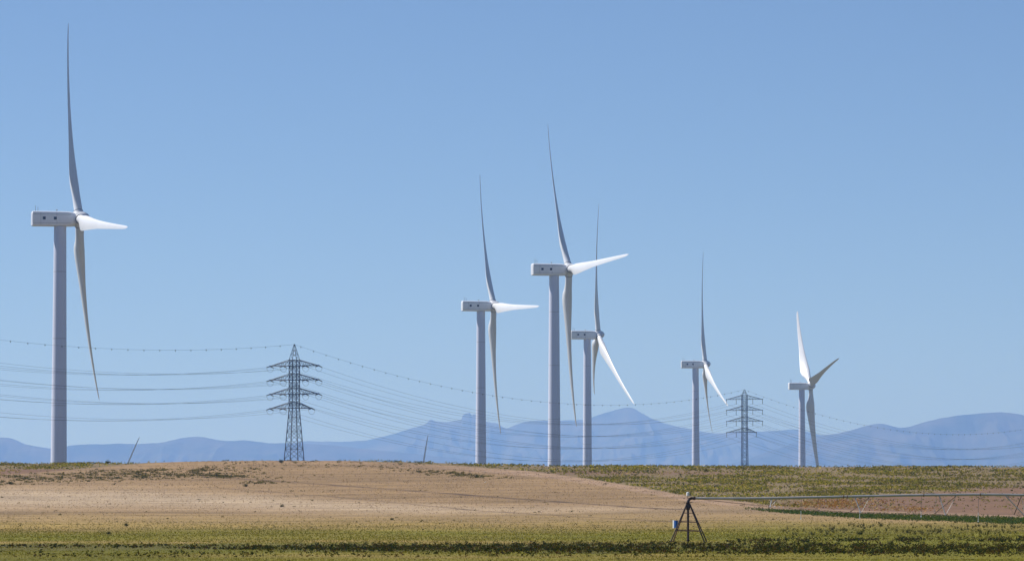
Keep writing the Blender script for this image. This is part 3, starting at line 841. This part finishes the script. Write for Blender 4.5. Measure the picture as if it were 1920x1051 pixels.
def pylon(pos, rz, levels, apex, half_top, taper, arm, short, label, hung):
    SLIM[0] = 0.60 if hung else 0.76
    gz = float(terrain(pos[0], pos[1]))
    root = empty("lattice_pylon", (pos[0], pos[1], gz), rz)
    put(root, label, "pylon", "lattice pylons of the power line")
    L0 = -gz
    lv = [z + L0 for z in levels]; top = apex + L0
    zl = lv[-1] - 0.3
    body_top = lv[0] + 1.75
    def half(z): return half_top + max(0.0, zl - z) * taper
    corners = [(1, 1), (-1, 1), (-1, -1), (1, -1)]
    for cx, cy in corners:
        mb = MB()
        mb.tube([(cx * half(0), cy * half(0), -0.5), (cx * half_top, cy * half_top, zl), (cx * half_top, cy * half_top, body_top)], 0.17 * SLIM[0], 4)
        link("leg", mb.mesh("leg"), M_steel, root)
    # bracing
    mb = MB()
    zs = [0.0]
    while zs[-1] < zl - 1.5: zs.append(zs[-1] + max(1.7, half(zs[-1]) * 1.35))
    zs[-1] = zl
    while zs[-1] < body_top - 0.8: zs.append(zs[-1] + 1.33)
    zs[-1] = body_top
    for i in range(len(zs) - 1):
        a, b = zs[i], zs[i + 1]
        for k in range(4):
            c1, c2 = corners[k], corners[(k + 1) % 4]
            pa = lambda c, z: (c[0] * half(z), c[1] * half(z), z)
            bar(mb, pa(c1, a), pa(c2, b), 0.085); bar(mb, pa(c2, a), pa(c1, b), 0.085)
            if i % 2 == 0: bar(mb, pa(c1, a), pa(c2, a), 0.07)
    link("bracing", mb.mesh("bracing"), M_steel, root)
    # earth wire peak
    mb = MB()
    for cx, cy in corners:
        bar(mb, (cx * half_top, cy * half_top, body_top), (0.08 * cx, 0.08 * cy, top), 0.10)
    for q in (0.33, 0.62):
        z = body_top + (top - body_top) * q; hw = half_top * (1 - q)
        for k in range(4):
            c1, c2 = corners[k], corners[(k + 1) % 4]
            bar(mb, (c1[0] * hw, c1[1] * hw, z), (c2[0] * hw, c2[1] * hw, z), 0.06)
            bar(mb, (c1[0] * half_top * (1.33 - q), c1[1] * half_top * (1.33 - q), body_top + (top - body_top) * (q - 0.31)), (c2[0] * hw, c2[1] * hw, z), 0.06)
    link("peak", mb.mesh("peak"), M_steel, root)
    pts = {}
    for li, z in enumerate(lv):
        mb = MB()
        for s in (-1, 1):
            A = short if (li == 3 and s == 1) else arm
            tip = Vector((s * A, 0, z))
            for cy in (-1, 1):
                lo = Vector((s * half_top, cy * half_top, z)); up = Vector((s * half_top, cy * half_top, z + 1.7))
                bar(mb, lo, tip, 0.13); bar(mb, up, tip, 0.11)
                n_ = 5
                for j in range(1, n_):
                    q0, q1 = (j - 1) / n_, j / n_
                    bar(mb, up.lerp(tip, q0), lo.lerp(tip, q1), 0.07)
                    bar(mb, lo.lerp(tip, q1), up.lerp(tip, q1), 0.06)
            for j in range(0, 5):
                q0 = j / 5
                bar(mb, Vector((s * half_top, half_top, z)).lerp(tip, q0), Vector((s * half_top, -half_top, z)).lerp(tip, min(1, q0 + 0.2)), 0.05)
            mb.box(tip, (0.3, 0.3, 0.35))
        for cy in (-1, 1):
            bar(mb, (-half_top, cy * half_top, z), (half_top, cy * half_top, z), 0.09)
            bar(mb, (-half_top, cy * half_top, z + 1.7), (half_top, cy * half_top, z + 1.7), 0.07)
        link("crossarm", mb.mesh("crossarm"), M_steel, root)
        for nm, x in (("outer left", -arm), ("inner left", -arm * 0.46), ("inner right", arm * 0.46), ("outer right", arm)):
            if li == 3 and nm == "inner right": continue
            if li == 3 and nm == "outer right": x = short
            pts[(li, nm)] = Vector((x, 0, z))
    link_pts = {}
    rot = Matrix.Rotation(rz, 3, 'Z')
    def world(p): return rot @ p + Vector((pos[0], pos[1], gz))
    if hung:
        ib = MB()
        ib.tube([(0, 0, -0.05), (0, 0, -0.25)], 0.06, 5)
        for j in range(9):
            ib.tube([(0, 0, -0.25 - j * 0.16), (0, 0, -0.33 - j * 0.16)], [0.07, 0.16], 7)
        ib.tube([(0, 0, -0.3), (0, 0, -1.8)], 0.07, 5)
        ib.tube([(0, -0.45, -1.78), (0, 0.45, -1.78)], 0.07, 5)
        me = ib.mesh("insulator_string")
        for p in pts.values():
            o = link("insulator_string", me, M_insul, root); o.location = p
        for k, p in pts.items(): link_pts[k] = (world(p + Vector((0, 0, -1.8))),) * 2
    else:
        for sy, key in ((-1, 0), (1, 1)):
            pass
        ib = MB()
        for sy in (-1, 1):
            ib.tube([(0, 0.2 * sy, -0.1), (0, 2.3 * sy, -0.42)], 0.085, 6)
            for j in range(9):
                ib.tube([(0, (0.4 + j * 0.19) * sy, -0.13 - j * 0.03), (0, (0.48 + j * 0.19) * sy, -0.14 - j * 0.03)], 0.15, 7)
        me = ib.mesh("insulator_string")
        jb = MB()
        jb.tube([(0.02, 2.3 * math.cos(t), -0.42 - 1.35 * math.sin(t)) for t in [math.pi * k / 14 for k in range(15)]], 0.035, 5)
        mj = jb.mesh("jumper_loop")
        for p in pts.values():
            o = link("insulator_string", me, M_insul, root); o.location = p
            o = link("jumper_loop", mj, M_cable, root); o.location = p
        for k, p in pts.items(): link_pts[k] = (world(p + Vector((0, -2.3, -0.42))), world(p + Vector((0, 2.3, -0.42))))
    link_pts['top'] = (world(Vector((0, 0, top))),) * 2
    return link_pts

A1 = pylon((-62.0, 1215.0), R_(-21.5), LEVELS_1, 52.2, 1.13, 0.0707, 7.6, 5.4, "near steel lattice pylon with four crossarms and looping cables, on the hill crest", False)
A2 = pylon((92.3, 1694.0), R_(-20.0), LEVELS_2, 54.2, 0.95, 0.0135, 7.45, 4.9, "smaller far lattice pylon with hanging insulators, right of the slender turbine", True)

def span(p, q, sag, n=40):
    out = []
    for i in range(n + 1):
        t = i / n
        v = p.lerp(q, t); v.z -= 4 * sag * t * (1 - t)
        out.append(v)
    return out

def wire(name, pts, r, label, cat, group):
    mb = MB(); mb.tube([p - pts[0] for p in pts], r, 4)
    o = link(name, mb.mesh(name), M_cable); o.location = pts[0]
    put(o, label, cat, group)
    return o

def marker_mesh():
    mb = MB()
    mb.tube([(0, 0, 0.1), (0, 0, 0.02), (0, 0, -0.12), (0, 0, -0.34), (0, 0, -0.4)], [0.04, 0.09, 0.115, 0.08, 0.03], 7)
    return mb.mesh("bird_marker")
ME_marker = marker_mesh()
def markers(o, pts, step):
    acc = step * 0.5; 
    for a, b in zip(pts[:-1], pts[1:]):
        L = (b - a).length
        while acc < L:
            m = link("bird_marker", ME_marker, M_cable, o); m.location = a.lerp(b, acc / L) - pts[0]
            acc += step
        acc -= L

LV = ["topmost", "second", "third", "lowest"]
# pylons before and after these two stand outside the frame: their attachment points
P0 = Vector((-182.7, 1000.0, 0)); P0z = [49.3, 45.2, 41.4, 36.9]; P0top = 56.2; r0 = R_(-27)
P3 = Vector((310.7, 2200.0, 0)); P3z = [54.0, 49.2, 44.4, 39.6]; P3top = 63.0; r3 = R_(-28)
for (li, nm) in [k for k in A1 if k != 'top']:
    x = {"outer left": -7.5, "inner left": -3.45, "inner right": 3.45, "outer right": 7.5}[nm]
    if li == 3 and nm == "outer right": x = 5.0
    a1, a2 = A1[(li, nm)], A2[(li, nm)]
    q0 = P0 + Matrix.Rotation(r0, 3, 'Z') @ Vector((x, 0, P0z[li]))
    q3 = P3 + Matrix.Rotation(r3, 3, 'Z') @ Vector((x, 0, P3z[li]))
    ends = {"outer left": "outer left", "inner left": "inner left", "inner right": "inner right", "outer right": "outer right"}[nm]
    jit = random.uniform(-0.25, 0.25)
    wire("power_cable", span(q0, a1[0], 6.6 + jit, 28), 0.021, "power cable from the %s crossarm's %s end of near pylon, leaving the frame left" % (LV[li], ends), "cable", "power cables left of the near pylon")
    wire("power_cable", span(a1[1], a2[0], 12.0 + jit, 44), 0.025, "power cable joining the %s crossarms of both pylons at their %s ends" % (LV[li], ends), "cable", "power cables between the two pylons")
    wire("power_cable", span(a2[1], q3, 16.6 + jit, 40), 0.027, "power cable from the %s crossarm's %s end of far pylon, leaving the frame right" % (LV[li], ends), "cable", "power cables right of the far pylon")
t0 = P0 + Vector((0, 0, P0top)); t3 = P3 + Vector((0, 0, P3top))
for pts, stp, lab in ((span(t0, A1['top'][0], 6.4, 30), 7.6, "thin top wire with small markers, running left from the near pylon's peak"),
                      (span(A1['top'][0], A2['top'][0], 11.0, 44), 10.4, "thin top wire with small markers, hanging between the two pylon peaks"),
                      (span(A2['top'][0], t3, 17.0, 40), 9.0, "thin top wire with small markers, running right from the far pylon's peak")):
    o = wire("earth_wire", pts, 0.021, lab, "cable", "marked top wires of the power line")
    markers(o, pts, stp)

# ------------------------------------------------------------------ irrigation machine
def irrigator():
    d0 = 367.0
    m = d0 / F_PX                                  # metres per photo pixel at this distance
    px = (1290 - 960) * m
    gz = float(terrain(px, d0))
    root = empty("irrigation_pivot", (px, d0, gz), 0.0)
    put(root, "irrigation pivot with rusty four legged tower, blue box and long galvanised pipe", "irrigator")
    def p(u, v, dy=0.0): return Vector(((u - 1290) * m, dy, (978 - v) * m + EYE - gz))
    top = p(1290, 944)
    # four legs; feet form a square turned a little to the view
    feet = [p(1256, 1015, -0.9), p(1263, 1013, 1.2), p(1320, 1017, -0.9), p(1326, 1015.5, 1.0)]
    heads = [p(1287, 944, -0.12), p(1287.5, 944, 0.12), p(1292.5, 944, -0.12), p(1293, 944, 0.12)]
    for i, (f, h) in enumerate(zip(feet, heads)):
        mb = MB(); mb.tube([f, h], 0.055, 8)
        mb.box(f + Vector((0, 0, -0.03)), (0.34, 0.34, 0.06))
        link("leg", mb.mesh("leg"), M_rust if i != 1 else M_brace, root)
    # rungs at three heights
    for q, r in ((0.30, 0.034), (0.53, 0.026), (0.76, 0.024)):
        mb = MB()
        c = [feet[i].lerp(heads[i], q) for i in range(4)]
        for a, b in ((0, 2), (1, 3), (0, 1), (2, 3)): mb.tube([c[a], c[b]], r, 6)
        link("crossbar", mb.mesh("crossbar"), M_brace, root)
    mb = MB(); mb.tube([p(1289.5, 1018), p(1289.5, 940)], 0.10, 14); mb.tube([p(1289.5, 1013), p(1289.5, 1011)], 0.16, 14)
    link("riser_pipe", mb.mesh("riser_pipe", True, 40), M_rust, root)
    mb = MB()
    mb.tube([p(1289.5, 955), p(1289.5, 951), p(1289.5, 947), p(1289.5, 941)], [0.15, 0.21, 0.19, 0.15], 14)
    mb.tube([p(1289.5, 942.5), p(1289.5, 941.2)], 0.27, 16)
    mb.tube([p(1281, 942), p(1298, 941)], 0.03, 6)
    link("bearing", mb.mesh("bearing", True, 40), M_rust, root)
    mb = MB()
    el = [p(1289.5, 942), p(1290, 938.5), p(1291.8, 935.6), p(1295, 933.8), p(1301, 933.3)]
    mb.tube(el, [0.13, 0.13, 0.125, 0.12, 0.12], 14)
    mb.tube([p(1300.2, 933.3), p(1301.6, 933.4)], 0.17, 14)
    link("elbow", mb.mesh("elbow", True, 50), M_rust, root)
    mb = MB(); mb.tube([p(1289.3, 938), p(1289.3, 929)], 0.03, 6)
    link("mast", mb.mesh("mast"), M_rust, root)
    mb = MB(); mb.tube([p(1289.3, 929.4), p(1289.3, 928.8), p(1289.3, 923.6), p(1289.3, 922.2), p(1289.3, 921.5)], [0.06, 0.13, 0.13, 0.10, 0.03], 14)
    link("collector_cap", mb.mesh("collector_cap", True, 40), M_pale, root)
    # control box on the left leg
    mb = MB(); mb.box(p(1267.0, 981.8, -0.15), (0.25, 0.26, 0.64), Matrix.Rotation(0.35, 3, 'Z'))
    cb = link("control_box", mb.mesh("control_box"), M_blue, root)
    mb = MB(); mb.box(p(1262.4, 981.6, -0.02), (0.06, 0.22, 0.68), Matrix.Rotation(0.35, 3, 'Z'))
    link("box_door", mb.mesh("box_door"), M_pale, cb)
    mb = MB(); mb.tube([p(1267, 989.5, -0.15), p(1270, 993, -0.3)], 0.03, 6); mb.tube([p(1268, 978, -0.1), p(1273, 982, -0.25)], 0.025, 6)
    link("box_bracket", mb.mesh("box_bracket"), M_rust, cb)
    # long pipe, cambered between its supports
    us = [1301, 1340, 1400, 1450, 1500, 1560, 1620, 1700, 1760, 1830, 1880, 1930, 2000, 2080, 2160, 2260, 2370]
    vs = [933.6, 933.9, 933.9, 933.2, 932.2, 931.0, 929.6, 928.0, 927.2, 926.6, 926.9, 927.7, 929.2, 931.2, 933.4, 936.4, 940.0]
    def pipe_v(u): return float(np.interp(u, us, vs))
    mb = MB(); mb.tube([p(u, v) for u, v in zip(us, vs)], 0.108, 14)
    pipe = link("span_pipe", mb.mesh("span_pipe", True, 50), M_galv, root)
    mb = MB()
    for u in (1301.8, 1580, 1587, 1730, 1836, 1990, 2140, 2290):
        mb.tube([p(u, pipe_v(u)), p(u + 1.6, pipe_v(u + 1.6))], 0.15, 14)
    link("pipe_flange", mb.mesh("pipe_flange"), M_brace, pipe)
    for a, b in ((1600, 1630), (1728, 1760), (1836, 1845), (1296, 1312)):
        mb = MB(); mb.tube([p(a, pipe_v(a) - 2.3), p((a + b) / 2, pipe_v(a) - 3.2), p(b, pipe_v(b) - 2.2)], 0.02, 5)
        link("conduit", mb.mesh("conduit"), M_seam, pipe)
    # truss: pairs of struts below the pipe to two lower nodes, joined by rods
    near, far = [p(1312, pipe_v(1312) + 1.5, -0.1)], [p(1312, pipe_v(1312) + 1.5, 0.1)]
    st = [(1446, 1443, 1457, 950.5, 0, -3), (1602, 1612, 1630, 961.5, 1, -18), (1760, 1770, 1792, 965, 1, -18), (1884, 1918, 1914, 966.5, 1, -16), (2070, 2066, 2090, 964, 1, -18), (2220, 2218, 2240, 956, 0, -3)]
    for (ua, un, ub, vn, big, fo) in st:
        dep = 0.75 if big else 0.5
        na = p(un, vn, -dep); fa = p(un + fo, vn - 2.5, dep)
        near.append(na); far.append(fa)
        mb = MB(); mb.tube([p(ua, pipe_v(ua) + 1.5, -0.05), na], 0.048, 6); mb.tube([p(ua - 5, pipe_v(ua) + 1.5, 0.0), fa], 0.014, 5)
        link("truss_strut", mb.mesh("truss_strut"), M_galv, root)
        mb = MB(); mb.tube([p(ub, pipe_v(ub) + 1.5, 0.05), fa], 0.046, 6)
        mb.tube([na, fa], 0.03, 6)
        link("truss_strut", mb.mesh("truss_strut"), M_brace, root)
        mb = MB(); mb.tube([p(ub, pipe_v(ub) + 1.5, -0.05), na], 0.018, 5)
        link("truss_strut", mb.mesh("truss_strut"), M_galv, root)
    near.append(p(2360, pipe_v(2360) + 1.5, -0.1)); far.append(p(2360, pipe_v(2360) + 1.5, 0.1))
    for rod in (near, far):
        mb = MB(); mb.tube(rod, 0.013, 5)
        link("truss_rod", mb.mesh("truss_rod"), M_brace, root)
    # drop hoses with pale weights
    for u, v1, v2 in ((1502, 957, 971), (1612, 957, 970), (1727, 958, 967), (1834, 960, 976), (1945, 960, 972), (2050, 960, 974)):
        mb = MB(); mb.tube([p(u, pipe_v(u) + 1), p(u - 0.6, (pipe_v(u) + v1) / 2), p(u - 1, v1)], 0.016, 6)
        h = link("drop_hose", mb.mesh("drop_hose"), M_seam, root)
        mb = MB(); mb.tube([p(u - 1, v1), p(u - 1.2, v2)], 0.028, 6); mb.tube([p(u - 1.2, v2), p(u - 1.2, v2 + 1.4)], [0.05, 0.06], 8)
        link("sprinkler", mb.mesh("sprinkler"), M_pale, h)
    # the wheeled tower that carries the far end, outside the photo's right edge
    ue = 2370
    for dy in (-1.6, 1.6):
        mb = MB(); mb.tube([p(ue, pipe_v(ue)), Vector((p(ue, 0).x, dy, 0.55))], 0.05, 8)
        link("wheel_leg", mb.mesh("wheel_leg"), M_galv, root)
        mb = MB()
        c = Vector((p(ue, 0).x, dy, 0.55))
        mb.tube([c + Vector((0.0, 0.5 * math.cos(t), 0.5 * math.sin(t))) for t in [2 * math.pi * k / 24 for k in range(25)]], 0.13, 8)
        mb.tube([c + Vector((-0.1, 0, 0)), c + Vector((0.1, 0, 0))], 0.14, 10)
        for k in range(6): mb.tube([c, c + Vector((0, 0.46 * math.cos(k * math.pi / 3), 0.46 * math.sin(k * math.pi / 3)))], 0.03, 5)
        link("wheel", mb.mesh("wheel"), M_rust, root)
    mb = MB(); mb.tube([Vector((p(ue, 0).x, -1.6, 0.7)), Vector((p(ue, 0).x, 1.6, 0.7))], 0.06, 8)
    link("axle_beam", mb.mesh("axle_beam"), M_galv, root)
irrigator()

# ------------------------------------------------------------------ two birds
def bird(u, v, d, s, label, flap):
    mb = MB()
    mb.tube([(-0.5 * s, 0, 0), (-0.2 * s, 0, 0.02 * s), (0.15 * s, 0, 0.03 * s), (0.38 * s, 0, 0.05 * s), (0.52 * s, 0, 0.04 * s)], [0.03 * s, 0.1 * s, 0.12 * s, 0.07 * s, 0.015 * s], 8)
    body = mb.mesh("bird", True)
    o = link("bird", body, M_bird); o.location = at(u, v, d); o.rotation_euler = (0, 0, random.uniform(0, 6))
    put(o, label, "bird", "dark birds in flight")
    for sy in (-1, 1):
        w = MB()
        w.add([(0.22 * s, 0, 0.04 * s), (-0.12 * s, 0, 0.04 * s), (-0.05 * s, sy * 0.45 * s, flap * 0.5 * s), (0.2 * s, sy * 0.4 * s, flap * 0.45 * s), (-0.12 * s, sy * 0.9 * s, flap * 0.35 * s),
               (0.22 * s, 0, 0.02 * s), (-0.12 * s, 0, 0.02 * s), (-0.05 * s, sy * 0.45 * s, flap * 0.5 * s - 0.02 * s), (0.2 * s, sy * 0.4 * s, flap * 0.45 * s - 0.02 * s)],
              [(0, 1, 2, 3), (3, 2, 4), (5, 8, 7, 6), (8, 4, 7), (0, 3, 8, 5), (1, 6, 7, 2), (3, 4, 8), (2, 7, 4)])
        link("wing", w.mesh("wing"), M_bird, o)
bird(1452, 667, 900, 0.28, "tiny dark bird high in the sky above the far pylon", 0.5)
bird(1325, 763, 1000, 0.32, "tiny dark bird beside the slender turbine's lower blade", -0.3)

# ------------------------------------------------------------------ haze
def haze():
    mb = MB()
    x0, x1, y0, y1, z0, z1 = -12000, 12000, -140, 50000, -112, 1260
    mb.box(((x0 + x1) / 2, (y0 + y1) / 2, (z0 + z1) / 2), (x1 - x0, y1 - y0, z1 - z0))
    m = bpy.data.materials.new("haze"); m.use_nodes = True
    n, l = m.node_tree.nodes, m.node_tree.links
    n.clear()
    pv = n.new("ShaderNodeVolumePrincipled"); o = n.new("ShaderNodeOutputMaterial")
    pv.inputs["Color"].default_value = (0.24, 0.44, 1.0, 1)
    pv.inputs["Absorption Color"].default_value = (0.49, 0.49, 0.49, 1)
    pv.inputs["Density"].default_value = 4.8e-5
    pv.inputs["Anisotropy"].default_value = 0.2
    l.new(pv.outputs[0], o.inputs["Volume"])
    m.cycles.volume_sampling = 'DISTANCE'
    h = link("haze", mb.mesh("haze"), m)
    put(h, "thin blue air haze over the whole landscape", None, None, "stuff")
haze()
